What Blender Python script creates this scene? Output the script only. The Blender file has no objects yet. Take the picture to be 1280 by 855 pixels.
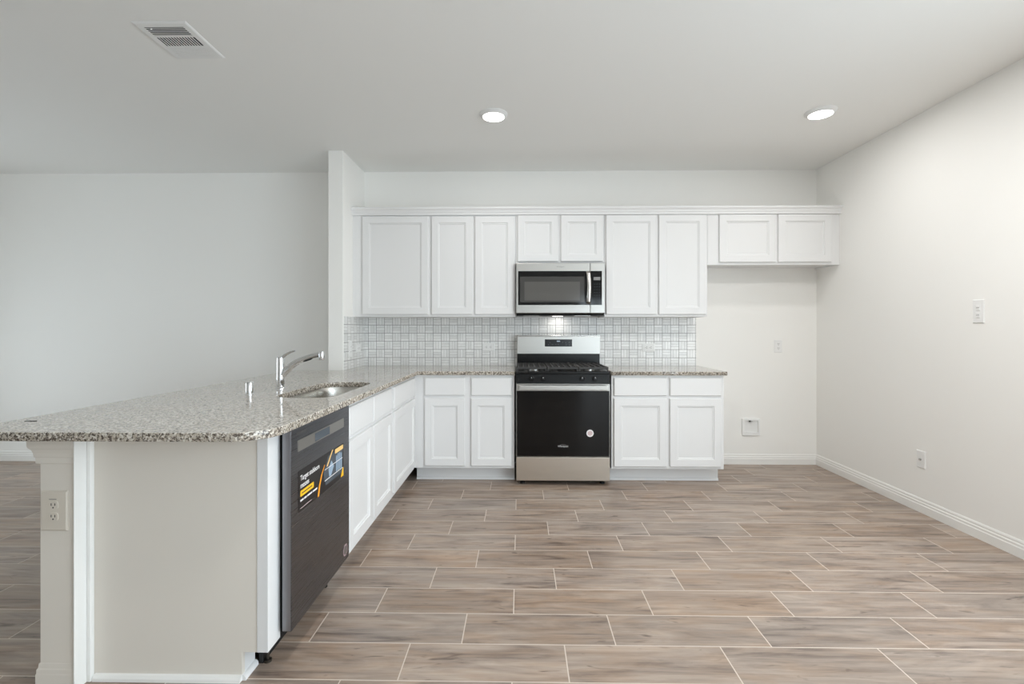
import bpy, bmesh, math, random
from mathutils import Vector, Matrix
random.seed(7)
SC = bpy.context.scene
COL = SC.collection
PI = math.pi

def lin(c):
    return tuple((v/255/12.92) if v/255 <= .04045 else ((v/255+.055)/1.055)**2.4 for v in c) + (1.0,)

# ------------------------------------------------------------------ camera
VX, VY, F = 650.0, 412.0, 601.0
cam_d = bpy.data.cameras.new('camera')
cam_d.sensor_width = 36.0
cam_d.lens = F/1280*36.0
cam_d.shift_y = -(427.5-VY)/1280
cam_d.clip_start = .05
cam = bpy.data.objects.new('camera', cam_d)
COL.objects.link(cam)
cam.location = (0, 0, 1.26)
cam.rotation_euler = (PI/2, 0, math.atan((VX-640)/F))
SC.camera = cam

# ------------------------------------------------------------------ view, world, daylight
vs = SC.view_settings
vs.view_transform = 'Standard'
vs.look = 'None'
vs.gamma = 1
vs.use_curve_mapping = False
vs.exposure = 0.07
try:
    SC.cycles.use_denoising = True
    SC.cycles.max_bounces = 12
    SC.cycles.diffuse_bounces = 8
    SC.cycles.sample_clamp_indirect = 6.0
except Exception:
    pass

WORLD_STRENGTH = 6.1
w = bpy.data.worlds.new('daylight')
SC.world = w
w.use_nodes = True
wn, wl = w.node_tree.nodes, w.node_tree.links
wn.clear()
wo = wn.new('ShaderNodeOutputWorld')
wb = wn.new('ShaderNodeBackground')
wb.inputs[0].default_value = (.80, .92, 1.0, 1)
wb.inputs[1].default_value = WORLD_STRENGTH
wl.new(wb.outputs[0], wo.inputs[0])

# window openings of the room: (wall, along0, along1, z0, z1)
RX, LX, BY, RY, CZ = 2.77, -5.5, 4.54, -4.2, 2.755
WIN = [('right', -2.2, 1.5, 0.08, 2.3),
       ('rear', 1.5, 2.5, .1, 2.1),  # rear window added out of view to brighten floor and fridge alcove
       ('left', 2.0, 3.6, .3, 1.35)]
def portal(wall, a0, a1, z0, z1):
    l = bpy.data.lights.new('window_portal', 'AREA')
    l.shape = 'RECTANGLE'
    l.size = a1-a0
    l.size_y = z1-z0
    l.cycles.is_portal = True
    o = bpy.data.objects.new('window_portal', l)
    COL.objects.link(o)
    am, zm = (a0+a1)/2, (z0+z1)/2
    if wall == 'right':
        o.location = (RX+.1, am, zm); d = Vector((-1, 0, 0))
    elif wall == 'left':
        o.location = (LX-.1, am, zm); d = Vector((1, 0, 0))
    else:
        o.location = (am, RY-.1, zm); d = Vector((0, 1, 0))
    o.rotation_euler = d.to_track_quat('-Z', 'Y').to_euler()
for wd in WIN:
    portal(*wd)

# ------------------------------------------------------------------ materials
def mat(name, color, rough=.5, metal=0.0, spec=.5, coat=0.0, coat_rough=.05):
    m = bpy.data.materials.new(name)
    m.use_nodes = True
    b = m.node_tree.nodes['Principled BSDF']
    b.inputs['Base Color'].default_value = lin(color)
    b.inputs['Roughness'].default_value = rough
    b.inputs['Metallic'].default_value = metal
    b.inputs['Specular IOR Level'].default_value = spec
    b.inputs['Coat Weight'].default_value = coat
    b.inputs['Coat Roughness'].default_value = coat_rough
    return m

class NT:
    def __init__(s, m):
        s.n, s.l = m.node_tree.nodes, m.node_tree.links
        s.b = s.n['Principled BSDF']
    def v(s, sock, val):
        if isinstance(val, (int, float)):
            sock.default_value = val
        elif isinstance(val, tuple):
            sock.default_value = val
        else:
            s.l.new(val, sock)
    def math(s, op, a, b=0.0, c=None):
        n = s.n.new('ShaderNodeMath'); n.operation = op
        s.v(n.inputs[0], a); s.v(n.inputs[1], b)
        if c is not None: s.v(n.inputs[2], c)
        return n.outputs[0]
    def pos(s):
        g = s.n.new('ShaderNodeNewGeometry')
        x = s.n.new('ShaderNodeSeparateXYZ')
        s.l.new(g.outputs['Position'], x.inputs[0])
        return g.outputs['Position'], x.outputs[0], x.outputs[1], x.outputs[2]
    def comb(s, x, y, z):
        n = s.n.new('ShaderNodeCombineXYZ')
        s.v(n.inputs[0], x); s.v(n.inputs[1], y); s.v(n.inputs[2], z)
        return n.outputs[0]
    def noise(s, vec, scale, detail=3, rough=.5, dist=0.0):
        n = s.n.new('ShaderNodeTexNoise')
        s.l.new(vec, n.inputs['Vector'])
        n.inputs['Scale'].default_value = scale
        n.inputs['Detail'].default_value = detail
        n.inputs['Roughness'].default_value = rough
        n.inputs['Distortion'].default_value = dist
        return n.outputs[0]
    def ramp(s, fac, stops, interp='LINEAR'):
        n = s.n.new('ShaderNodeValToRGB')
        n.color_ramp.interpolation = interp
        e = n.color_ramp.elements
        while len(e) > 1: e.remove(e[0])
        e[0].position, e[0].color = stops[0]
        for p, c in stops[1:]:
            k = e.new(p); k.color = c
        s.v(n.inputs[0], fac)
        return n.outputs[0]
    def mix(s, f, a, b):
        n = s.n.new('ShaderNodeMix'); n.data_type = 'RGBA'
        s.v(n.inputs[0], f); s.v(n.inputs[6], a); s.v(n.inputs[7], b)
        return n.outputs[2]
    def bump(s, h, strength, dist=.002):
        n = s.n.new('ShaderNodeBump')
        n.inputs['Strength'].default_value = strength
        n.inputs['Distance'].default_value = dist
        s.v(n.inputs['Height'], h)
        s.l.new(n.outputs[0], s.b.inputs['Normal'])

def painted(name, color, rough=.6, scale=220, strength=.06):
    m = mat(name, color, rough, spec=.3)
    t = NT(m); p = t.pos()[0]
    t.bump(t.noise(p, scale, 3), strength, .001)
    return m

M = {}
M['wall'] = painted('wall_paint', (240, 239, 236), .75)
M['ceiling'] = painted('ceiling_paint', (236, 236, 234), .85, 120, .12)
M['trim'] = painted('trim_paint', (236, 235, 232), .35, 60, .02)
M['cabinet'] = painted('cabinet_paint', (226, 226, 226), .38, 90, .015)
M['panel'] = painted('panel_paint', (224, 218, 209), .5, 150, .04)
M['plastic'] = mat('white_plastic', (233, 233, 232), .4)
M['slot'] = mat('dark_slot', (50, 48, 46), .6)
M['black'] = mat('black_enamel', (12, 12, 13), .25, spec=.3)
M['matte_black'] = mat('matte_black', (20, 20, 21), .55)
M['glass'] = mat('black_glass', (7, 7, 8), .07, spec=.32)
M['window_glass'] = mat('microwave_glass', (84, 82, 79), .12, spec=.6)
M['window_edge'] = mat('microwave_glass_edge', (58, 57, 55), .12, spec=.6)
M['iron'] = mat('cast_iron', (52, 51, 50), .5)
M['chrome'] = mat('chrome', (225, 225, 226), .07, 1.0)
M['gloss_white'] = mat('gloss_white', (228, 228, 227), .35)
M['display'] = mat('display', (18, 22, 30), .15)
M['digit'] = mat('lit_digits', (190, 205, 220), .4)
M['paper_white'] = mat('sticker_white', (235, 232, 232), .5)
M['paper_black'] = mat('sticker_black', (22, 20, 22), .35)
M['paper_yellow'] = mat('sticker_yellow', (245, 190, 30), .45)
M['paper_orange'] = mat('sticker_orange', (250, 165, 40), .45)
M['paper_cream'] = mat('sticker_cream', (246, 205, 130), .45)
M['paper_blue'] = mat('sticker_blue', (150, 172, 192), .45)
M['paper_grey'] = mat('sticker_grey', (74, 82, 90), .45)
M['sticker_pink'] = mat('sticker_pink', (205, 185, 185), .5)
M['sticker_dull'] = mat('sticker_dull_pink', (150, 128, 132), .5)
M['badge'] = mat('badge_silver', (200, 200, 200), .3, .6)
M['dark_badge'] = mat('badge_dark', (120, 118, 116), .35, .6)
M['aluminium'] = mat('aluminium', (200, 198, 194), .25, 1.0)
M['edge_metal'] = mat('edge_metal', (150, 151, 156), .35, 1.0)
M['beige_plastic'] = mat('beige_plastic', (214, 206, 194), .4)
M['dark'] = mat('duct_dark', (30, 30, 30), .8)
M['brass'] = mat('valve_metal', (90, 86, 80), .3, .9)

def steel(name, color, rough, axis):
    m = mat(name, color, rough, 1.0)
    t = NT(m); _, x, y, z = t.pos()
    k = {'x': t.comb(t.math('MULTIPLY', x, 3), t.math('MULTIPLY', y, 3), t.math('MULTIPLY', z, 900)),
         'y': t.comb(t.math('MULTIPLY', x, 3), t.math('MULTIPLY', y, 3), t.math('MULTIPLY', z, 900)),
         'r': t.comb(t.math('MULTIPLY', x, 300), t.math('MULTIPLY', y, 4), t.math('MULTIPLY', z, 4))}[axis]
    n = t.noise(k, 1.0, 2)
    t.l.new(t.math('MULTIPLY_ADD', n, .06, rough-.03), t.b.inputs['Roughness'])
    c = lin(color)
    t.l.new(t.mix(n, tuple(v*.98 for v in c[:3])+(1,), tuple(min(1, v*1.02) for v in c[:3])+(1,)), t.b.inputs['Base Color'])
    t.b.inputs['Anisotropic'].default_value = .5
    return m
M['steel'] = steel('brushed_steel', (184, 182, 178), .32, 'x')
M['floor_lit_steel'] = steel('floor_lit_steel', (212, 205, 195), .30, 'x')  # same steel as above, floor reflection put into a lighter, warmer colour
M['dark_steel'] = steel('dark_brushed_steel', (116, 117, 122), .28, 'y')
M['sink_steel'] = steel('sink_steel', (205, 202, 196), .24, 'r')

# floor: wood-look porcelain planks, third-offset, light grout
def floor_mat():
    m = mat('plank_tile', (150, 132, 116), .4)
    t = NT(m); p, x, y, z = t.pos()
    PW, PL, Y0, X0 = .2055, .617, 1.719, .177
    v = t.math('DIVIDE', t.math('SUBTRACT', y, Y0), PW)
    row = t.math('FLOOR', v)
    fv = t.math('SUBTRACT', v, row)
    u = t.math('SUBTRACT', t.math('DIVIDE', t.math('SUBTRACT', x, X0), PL), t.math('DIVIDE', row, 3.0))
    colm = t.math('FLOOR', u)
    fu = t.math('SUBTRACT', u, colm)
    g = .0021
    ed = t.math('MINIMUM', t.math('MULTIPLY', t.math('MINIMUM', fu, t.math('SUBTRACT', 1.0, fu)), PL),
                t.math('MULTIPLY', t.math('MINIMUM', fv, t.math('SUBTRACT', 1.0, fv)), PW))
    grout = t.math('LESS_THAN', ed, g)
    wn_ = t.n.new('ShaderNodeTexWhiteNoise'); wn_.noise_dimensions = '3D'
    t.l.new(t.comb(row, colm, 3.0), wn_.inputs['Vector'])
    rnd, rc = wn_.outputs[0], wn_.outputs[1]
    sep = t.n.new('ShaderNodeSeparateColor'); t.l.new(rc, sep.inputs[0])
    off = t.math('MULTIPLY', rnd, 37.0)
    gx = t.math('ADD', t.math('MULTIPLY', x, 1.0), off)
    big = t.noise(t.comb(t.math('MULTIPLY', gx, 2.2), t.math('MULTIPLY', y, 13.0), off), 1.0, 5, .6, .9)
    streak = t.noise(t.comb(t.math('MULTIPLY', gx, 3.0), t.math('MULTIPLY', y, 60.0), off), 1.0, 5, .65, .5)
    tint = t.noise(t.comb(t.math('MULTIPLY', gx, 4.0), t.math('MULTIPLY', y, 18.0), t.math('ADD', off, 9.0)), 1.0, 3, .5, .4)
    knots = t.noise(t.comb(t.math('MULTIPLY', gx, 5.0), t.math('MULTIPLY', y, 20.0), off), 1.0, 2, .5, 1.8)
    f = t.math('ADD', t.math('MULTIPLY', big, .62), t.math('MULTIPLY', streak, .38))
    base = t.ramp(f, [(.30, lin((84, 71, 64))), (.44, lin((140, 124, 112))), (.56, lin((162, 145, 131))), (.72, lin((184, 166, 151)))])
    warm = t.ramp(tint, [(.45, lin((255, 255, 255))), (.68, lin((255, 245, 234)))])
    mm = t.n.new('ShaderNodeMix'); mm.data_type = 'RGBA'; mm.blend_type = 'MULTIPLY'
    mm.inputs[0].default_value = 1.0
    t.l.new(base, mm.inputs[6]); t.l.new(warm, mm.inputs[7])
    k = t.ramp(knots, [(.20, lin((150, 140, 135))), (.34, lin((255, 255, 255)))])
    m2 = t.n.new('ShaderNodeMix'); m2.data_type = 'RGBA'; m2.blend_type = 'MULTIPLY'
    m2.inputs[0].default_value = 1.0
    t.l.new(mm.outputs[2], m2.inputs[6]); t.l.new(k, m2.inputs[7])
    hsv = t.n.new('ShaderNodeHueSaturation')
    t.l.new(m2.outputs[2], hsv.inputs['Color'])
    t.l.new(t.math('MULTIPLY_ADD', sep.outputs[0], .16, .93), hsv.inputs['Value'])
    t.l.new(t.math('MULTIPLY_ADD', sep.outputs[1], .25, .80), hsv.inputs['Saturation'])
    t.l.new(t.mix(grout, hsv.outputs[0], lin((208, 196, 184))), t.b.inputs['Base Color'])
    t.l.new(t.math('MULTIPLY_ADD', streak, .12, t.math('MULTIPLY_ADD', grout, .3, .30)), t.b.inputs['Roughness'])
    t.bump(t.math('SUBTRACT', t.math('MULTIPLY', streak, .25), grout), .25, .0015)
    return m
M['floor'] = floor_mat()

# granite
def granite(name, edge=False):
    m = mat(name, (190, 182, 170), .08, spec=.55)
    t = NT(m); p = t.pos()[0]
    a = t.noise(p, 120, 4, .65, .6)
    b = t.noise(p, 75, 3, .55, .8)
    c = t.noise(p, 7, 2)
    vo = t.n.new('ShaderNodeTexVoronoi'); vo.inputs['Scale'].default_value = 170
    t.l.new(p, vo.inputs['Vector'])
    base = t.ramp(b, [(.34, lin((160, 154, 145))), (.47, lin((194, 188, 179))), (.6, lin((216, 212, 205)))])
    warm = t.mix(t.ramp(c, [(.4, (0, 0, 0, 1)), (.65, (1, 1, 1, 1))]), base, lin((194, 185, 172)))
    half = t.mix(.35, base, warm)
    dk = t.ramp(a, [(.455, (1, 1, 1, 1)), (.50, (0, 0, 0, 1))] if edge else [(.40, (1, 1, 1, 1)), (.455, (0, 0, 0, 1))])
    if edge: half = t.mix(.55, half, lin((172, 160, 142)))
    one = t.mix(dk, half, lin((84, 74, 66)))
    sepc = t.n.new('ShaderNodeSeparateColor'); t.l.new(vo.outputs['Color'], sepc.inputs[0])
    wh = t.math('GREATER_THAN', sepc.outputs[0], .86)
    two = t.mix(t.math('MULTIPLY', wh, .7), one, lin((226, 221, 212)))
    dd = t.math('GREATER_THAN', sepc.outputs[1], .9)
    t.l.new(t.mix(t.math('MULTIPLY', dd, .75), two, lin((84, 76, 70))), t.b.inputs['Base Color'])
    return m
M['granite'] = granite('granite')
M['granite_edge'] = granite('granite_cut_edge', True)

# basket-weave tile; plane: axis along the wall is x or y
def tile_mat(name, ax, a0):
    m = mat(name, (222, 222, 220), .22, spec=.5)
    t = NT(m); p, x, y, z = t.pos()
    S = .077
    a = x if ax == 'x' else y
    u = t.math('DIVIDE', t.math('SUBTRACT', a, a0), S)
    v = t.math('DIVIDE', t.math('SUBTRACT', z, .9185), S)
    cu, cv = t.math('FLOOR', u), t.math('FLOOR', v)
    fu, fv = t.math('SUBTRACT', u, cu), t.math('SUBTRACT', v, cv)
    par = t.math('FLOORED_MODULO', t.math('ADD', cu, cv), 2.0)      # 1 -> horizontal strips
    w3 = t.math('MULTIPLY_ADD', t.math('SUBTRACT', fv, fu), par, fu)
    s3 = t.math('MULTIPLY', w3, 3.0)
    f3 = t.math('FRACT', s3)
    e3 = t.math('MULTIPLY', t.math('MINIMUM', f3, t.math('SUBTRACT', 1.0, f3)), S/3)
    eu = t.math('MULTIPLY', t.math('MINIMUM', fu, t.math('SUBTRACT', 1.0, fu)), S)
    ev = t.math('MULTIPLY', t.math('MINIMUM', fv, t.math('SUBTRACT', 1.0, fv)), S)
    outer = t.math('LESS_THAN', t.math('MINIMUM', eu, ev), .0019)
    inner = t.math('LESS_THAN', e3, .0015)
    wn_ = t.n.new('ShaderNodeTexWhiteNoise'); wn_.noise_dimensions = '3D'
    t.l.new(t.comb(cu, cv, t.math('FLOOR', s3)), wn_.inputs['Vector'])
    vein = t.noise(p, 28, 4, .6, 1.0)
    base = t.ramp(t.math('MULTIPLY_ADD', wn_.outputs[0], .35, t.math('MULTIPLY', vein, .65)),
                  [(.3, lin((226, 226, 225))), (.7, lin((244, 244, 243)))])
    c1 = t.mix(inner, base, lin((186, 185, 183)))
    c2 = t.mix(outer, c1, lin((128, 126, 124)))
    t.l.new(c2, t.b.inputs['Base Color'])
    g = t.math('MAXIMUM', outer, inner)
    t.l.new(t.math('MULTIPLY_ADD', g, .5, .2), t.b.inputs['Roughness'])
    t.bump(t.math('SUBTRACT', 1.0, g), .3, .001)
    return m
M['tile_x'] = tile_mat('basket_tile_back', 'x', -1.437)
M['tile_y'] = tile_mat('basket_tile_side', 'y', 4.535-.077*8)

def emit(name, color, strength):
    m = bpy.data.materials.new(name); m.use_nodes = True
    b = m.node_tree.nodes['Principled BSDF']
    b.inputs['Base Color'].default_value = (.8, .8, .8, 1)
    b.inputs['Emission Color'].default_value = color
    b.inputs['Emission Strength'].default_value = strength
    return m
M['lens'] = emit('lamp_lens', (1, .98, .94, 1), 9.0)
M['small_lens'] = emit('hood_lens', (1, .97, .92, 1), 3.0)

# ------------------------------------------------------------------ object helpers
def tag(o, label=None, cat=None, group=None, kind=None):
    if label: o['label'] = label
    if cat: o['category'] = cat
    if group: o['group'] = group
    if kind: o['kind'] = kind
    return o

def thing(name, loc, label, cat, group=None):
    o = bpy.data.objects.new(name, None)
    o.empty_display_size = .1
    COL.objects.link(o)
    o.location = loc
    return tag(o, label, cat, group)

def wloc(o):
    v = Vector((0, 0, 0))
    while o is not None:
        v += o.location; o = o.parent
    return v

def obj(name, bm, m, parent=None, smooth=False, org=None):
    """bm in world coordinates; link as one mesh, origin at the parent or at org"""
    bmesh.ops.recalc_face_normals(bm, faces=bm.faces)
    L = wloc(parent) if parent is not None else (Vector(org) if org is not None else Vector((0, 0, 0)))
    bm.transform(Matrix.Translation(-L))
    me = bpy.data.meshes.new(name)
    bm.to_mesh(me); bm.free()
    if not isinstance(m, (list, tuple)): m = [m]
    for k in m: me.materials.append(k)
    if smooth:
        for p in me.polygons: p.use_smooth = True
        try: me.set_sharp_from_angle(angle=math.radians(35))
        except Exception: pass
    o = bpy.data.objects.new(name, me)
    COL.objects.link(o)
    if parent is not None: o.parent = parent
    else: o.location = L
    return o

def B(): return bmesh.new()

def box(bm, x0, x1, y0, y1, z0, z1, bev=0.0, seg=1):
    r = bmesh.ops.create_cube(bm, size=1)
    vs_ = r['verts']
    for v in vs_:
        v.co = Vector(((x0+x1)/2+v.co.x*(x1-x0), (y0+y1)/2+v.co.y*(y1-y0), (z0+z1)/2+v.co.z*(z1-z0)))
    if bev > 0:
        es = list({e for v in vs_ for e in v.link_edges})
        bmesh.ops.bevel(bm, geom=es, offset=bev, segments=seg, affect='EDGES', profile=.6)
    return bm

def cyl(bm, p0, p1, r0, r1=None, seg=32):
    p0, p1 = Vector(p0), Vector(p1)
    r1 = r0 if r1 is None else r1
    d = p1-p0
    q = d.to_track_quat('Z', 'Y').to_matrix().to_4x4()
    mt = Matrix.Translation((p0+p1)/2) @ q
    bmesh.ops.create_cone(bm, cap_ends=True, segments=seg, radius1=r0, radius2=r1, depth=d.length, matrix=mt)
    return bm

def lathe(bm, prof, c, axis='z', seg=40):
    """prof [(r, h)]; revolve about axis through c"""
    rings = []
    for r, h in prof:
        ring = []
        for k in range(seg):
            a = 2*PI*k/seg
            if axis == 'z': co = (c[0]+r*math.cos(a), c[1]+r*math.sin(a), c[2]+h)
            elif axis == 'y': co = (c[0]+r*math.cos(a), c[1]+h, c[2]+r*math.sin(a))
            else: co = (c[0]+h, c[1]+r*math.cos(a), c[2]+r*math.sin(a))
            ring.append(bm.verts.new(co))
        rings.append(ring)
    for i in range(len(rings)-1):
        for k in range(seg):
            bm.faces.new((rings[i][k], rings[i][(k+1) % seg], rings[i+1][(k+1) % seg], rings[i+1][k]))
    bm.faces.new(rings[0]); bm.faces.new(rings[-1])
    return bm

def mapf(face, plane):
    """(u, v, w) -> world; w outward from plane"""
    if face == 'front': return lambda u, v, w: (u, plane-w, v)      # faces -y
    if face == 'east': return lambda u, v, w: (plane+w, u, v)       # faces +x
    if face == 'west': return lambda u, v, w: (plane-w, u, v)       # faces -x
    if face == 'down': return lambda u, v, w: (u, v, plane-w)

def rings_rect(bm, f, u0, u1, v0, v1, prof):
    prev = None
    for k, (ins, wv) in enumerate(prof):
        r = [bm.verts.new(f(a, b, wv)) for a, b in ((u0+ins, v0+ins), (u1-ins, v0+ins), (u1-ins, v1-ins), (u0+ins, v1-ins))]
        if prev:
            for i in range(4): bm.faces.new((prev[i], prev[(i+1) % 4], r[(i+1) % 4], r[i]))
        else:
            bm.faces.new(r)
        prev = r
    bm.faces.new(prev)
    return bm

DOOR = [(0, 0), (0, .016), (.003, .019), (.058, .019), (.061, .0125), (.068, .0125), (.072, .008)]
DRAWER = [(0, 0), (0, .014), (.005, .019)]
def door(root, face, plane, u0, u1, v0, v1, name='door', prof=None, m='cabinet'):
    bm = B()
    rings_rect(bm, mapf(face, plane), u0, u1, v0, v1, prof or (DRAWER if name in ('drawer', 'false_drawer') else DOOR))
    return obj(name, bm, M[m], root)

def prism(bm, pts, f, w0, w1):
    """polygon pts (u,v) extruded along third axis through f(u,v,w)"""
    a = [bm.verts.new(f(u, v, w0)) for u, v in pts]
    b = [bm.verts.new(f(u, v, w1)) for u, v in pts]
    bm.faces.new(a); bm.faces.new(b)
    n = len(pts)
    for i in range(n): bm.faces.new((a[i], a[(i+1) % n], b[(i+1) % n], b[i]))
    return bm

def rrect(u0, u1, v0, v1, r, seg=6):
    out = []
    if not isinstance(r, (list, tuple)): r = [r]*4
    for (cx, cy, a0), rr in zip(((u1, v1, 0), (u0, v1, 90), (u0, v0, 180), (u1, v0, 270)), r):
        sx = -1 if cx == u1 else 1; sy = -1 if cy == v1 else 1
        if rr <= 1e-6: out.append((cx, cy)); continue
        for k in range(seg+1):
            a = math.radians(a0+90*k/seg)
            out.append((cx+sx*rr+rr*math.cos(a), cy+sy*rr+rr*math.sin(a)))
    return out

def text_mesh(name, s, size, f, m, parent, depth=.0006, align='LEFT', shear=0, sx=1.0, bold=0.0):
    """text laid on a face; f maps (u,v,w) to world"""
    c = bpy.data.curves.new(name, 'FONT')
    c.body = s; c.size = size; c.extrude = depth/2; c.align_x = align; c.shear = shear
    c.offset = bold
    o = bpy.data.objects.new(name, c); COL.objects.link(o)
    dg = bpy.context.evaluated_depsgraph_get()
    me = bpy.data.meshes.new_from_object(o.evaluated_get(dg))
    COL.objects.unlink(o); bpy.data.objects.remove(o)
    bm = B(); bm.from_mesh(me); bpy.data.meshes.remove(me)
    for v in bm.verts: v.co = Vector(f(v.co.x*sx, v.co.y, v.co.z+depth/2))
    return obj(name, bm, m, parent)

def tube(bm, pts, radii, seg=16, squash=1.0, up=Vector((0, 1, 0))):
    """swept tube; squash scales along the side axis"""
    pts = [Vector(p) for p in pts]
    rings = []
    for i, p in enumerate(pts):
        d = (pts[min(i+1, len(pts)-1)]-pts[max(i-1, 0)]).normalized()
        s = d.cross(up)
        if s.length < 1e-4: s = Vector((1, 0, 0))
        s.normalize(); n = s.cross(d).normalized()
        ring = []
        for k in range(seg):
            a = 2*PI*k/seg
            ring.append(bm.verts.new(p+s*radii[i]*math.cos(a)+n*radii[i]*squash*math.sin(a)))
        rings.append(ring)
    for i in range(len(rings)-1):
        for k in range(seg):
            bm.faces.new((rings[i][k], rings[i][(k+1) % seg], rings[i+1][(k+1) % seg], rings[i+1][k]))
    bm.faces.new(rings[0]); bm.faces.new(rings[-1])
    return bm

# ------------------------------------------------------------------ room shell
T = .15
bm = B(); box(bm, LX-T, RX+T, RY-T, BY+T, -.12, 0)
tag(obj('floor', bm, M['floor']), 'wood-look plank tile floor in offset rows with pale grout', 'floor', kind='structure')
bm = B(); box(bm, LX-T, RX+T, RY-T, BY+T, CZ, CZ+.12)
tag(obj('ceiling', bm, M['ceiling']), 'smooth white painted ceiling', 'ceiling', kind='structure')
bm = B(); box(bm, LX-T, RX+T, BY, BY+T, 0, CZ)
tag(obj('wall_back', bm, M['wall']), 'pale grey back wall behind the cabinets and the next room', 'wall', kind='structure')

def wall_with_holes(name, wall, holes, label):
    bm = B()
    if wall == 'rear': lo, hi = LX, RX
    else: lo, hi = RY, BY
    def piece(a0, a1, z0, z1):
        if a1-a0 < 1e-4 or z1-z0 < 1e-4: return
        if wall == 'rear': box(bm, a0, a1, RY-T, RY, z0, z1)
        elif wall == 'right': box(bm, RX, RX+T, a0, a1, z0, z1)
        else: box(bm, LX-T, LX, a0, a1, z0, z1)
    cur = lo
    for a0, a1, z0, z1 in sorted(holes):
        piece(cur, a0, 0, CZ); piece(a0, a1, 0, z0); piece(a0, a1, z1, CZ); cur = a1
    piece(cur, hi, 0, CZ)
    tag(obj(name, bm, M['wall']), label, 'wall', kind='structure')
wall_with_holes('wall_right', 'right', [h[1:] for h in WIN if h[0] == 'right'], 'pale wall on the right side of the kitchen')
wall_with_holes('wall_rear', 'rear', [h[1:] for h in WIN if h[0] == 'rear'], 'pale wall opposite the kitchen with an added window')
wall_with_holes('wall_left', 'left', [h[1:] for h in WIN if h[0] == 'left'], 'pale wall at the far side of the next room')
for i, (wl_, a0, a1, z0, z1) in enumerate(WIN):
    bm = B()
    nb = 2
    def fr(p0, p1, q0, q1):
        if wl_ == 'rear': box(bm, p0, p1, RY-.09, RY-.04, q0, q1)
        elif wl_ == 'right': box(bm, RX+.04, RX+.09, p0, p1, q0, q1)
        else: box(bm, LX-.09, LX-.04, p0, p1, q0, q1)
    fr(a0, a0+.05, z0, z1); fr(a1-.05, a1, z0, z1); fr(a0, a1, z0, z0+.05); fr(a0, a1, z1-.05, z1)
    for k in range(1, nb): fr(a0+(a1-a0)*k/nb-.03, a0+(a1-a0)*k/nb+.03, z0, z1)
    tag(obj('window_%d' % (i+1), bm, M['trim']), 'white framed window out of view', 'window', kind='structure')

# wing wall between kitchen and next room, and the low wall behind the peninsula
WX0, WX1, WY = -1.60, -1.475, 3.985
bm = B(); box(bm, WX0, WX1, WY, BY, 0, CZ, .003)
tag(obj('wall_wing', bm, M['wall']), 'short full-height wall stub left of the upper cabinets', 'wall', kind='structure')
PX0, PX1, PY = -1.680, -1.554, 1.655
bm = B(); box(bm, PX0, PX1, PY, WY, 0, .889, .002)
tag(obj('wall_half', bm, M['panel']), 'low wall carrying the back of the granite peninsula', 'wall', kind='structure')

# baseboard profile: (depth out of wall, height)
BASE = [(0, 0), (.014, 0), (.014, .052), (.011, .058), (.011, .070), (.007, .076), (.007, .086), (.003, .096), (0, .096)]
def baseboard(name, face, plane, a0, a1, label):
    bm = B()
    f = mapf(face, plane)
    prism(bm, BASE, lambda u, v, w_: f(w_, v, u), a0, a1)
    tag(obj(name, bm, M['trim']), label, 'baseboard', kind='structure')
baseboard('baseboard_back', 'front', BY, 1.66, RX, 'white stepped baseboard under the fridge space')
baseboard('baseboard_right', 'west', RX, .6, BY, 'white stepped baseboard along the right wall')
baseboard('baseboard_left', 'front', BY, LX, WX0, 'white stepped baseboard in the next room')
# wrap of base and capital around the end of the half wall
def wrap(name, prof, label):
    bm = B()
    x0, x1, y0, y1 = PX0, PX1, PY, WY
    prev = None
    for d, h in prof:
        # open loop: back-left, front-left, front-right, short return
        e = d*.2
        r = [bm.verts.new(q) for q in ((x0-d, y1, h), (x0-d, y0-e, h), (x1-.001, y0-e, h), (x1-.001, y0+.05, h), (x0, y0+.05, h), (x0, y1, h))]
        if prev:
            for i in range(6): bm.faces.new((prev[i], prev[(i+1) % 6], r[(i+1) % 6], r[i]))
        else: bm.faces.new(r)
        prev = r
    bm.faces.new(prev)
    tag(obj(name, bm, M['trim' if name == 'trim_3' else 'panel']), label, 'trim', kind='structure')
wrap('trim_1', [(0.014, 0), (.014, .052), (.011, .058), (.011, .070), (.006, .076), (.003, .092), (.0, .094)], 'baseboard wrapping the end of the low wall')
wrap('trim_2', [(0, .790), (.013, .792), (.014, .812), (.019, .815), (.021, .828), (.028, .840), (.036, .846), (.040, .852), (.041, .889)], 'stepped cap moulding under the granite at the low wall end')
bm = B(); box(bm, PX1, PX1+.005, PY-.0085, 1.709, 0, .889, .001); box(bm, PX1+.005, PX1+.020, 1.692, 1.709, .0, .889, .002)
tag(obj('trim_3', bm, M['trim']), 'white vertical trim strip between low wall and end panel', 'trim', kind='structure')

# ------------------------------------------------------------------ upper cabinets
UF = BY-.325        # face-frame front
U_Z0, U_Z1 = 1.372, 2.29
def upper(name, x0, x1, z0, doors_, dz0, dz1, label):
    r = thing(name, ((x0+x1)/2, BY, z0), label, 'cabinet', 'white upper cabinets on the back wall')
    bm = B()
    # body recessed below: sides, top, recessed bottom, face frame
    box(bm, x0, x0+.016, UF+.018, BY-.001, z0, U_Z1)
    box(bm, x1-.016, x1, UF+.018, BY-.001, z0, U_Z1)
    box(bm, x0+.016, x1-.016, UF+.018, BY-.001, z0+.014, z0+.03)
    box(bm, x0+.016, x1-.016, UF+.018, BY-.001, U_Z1-.016, U_Z1)
    obj('cabinet_body', bm, M['cabinet'], r)
    bm = B(); box(bm, x0, x1, UF, UF+.018, z0, U_Z1, .0012)
    obj('face_frame', bm, M['cabinet'], r)
    for a, b in doors_: door(r, 'front', UF, a, b, dz0, dz1)
    return r
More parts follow.
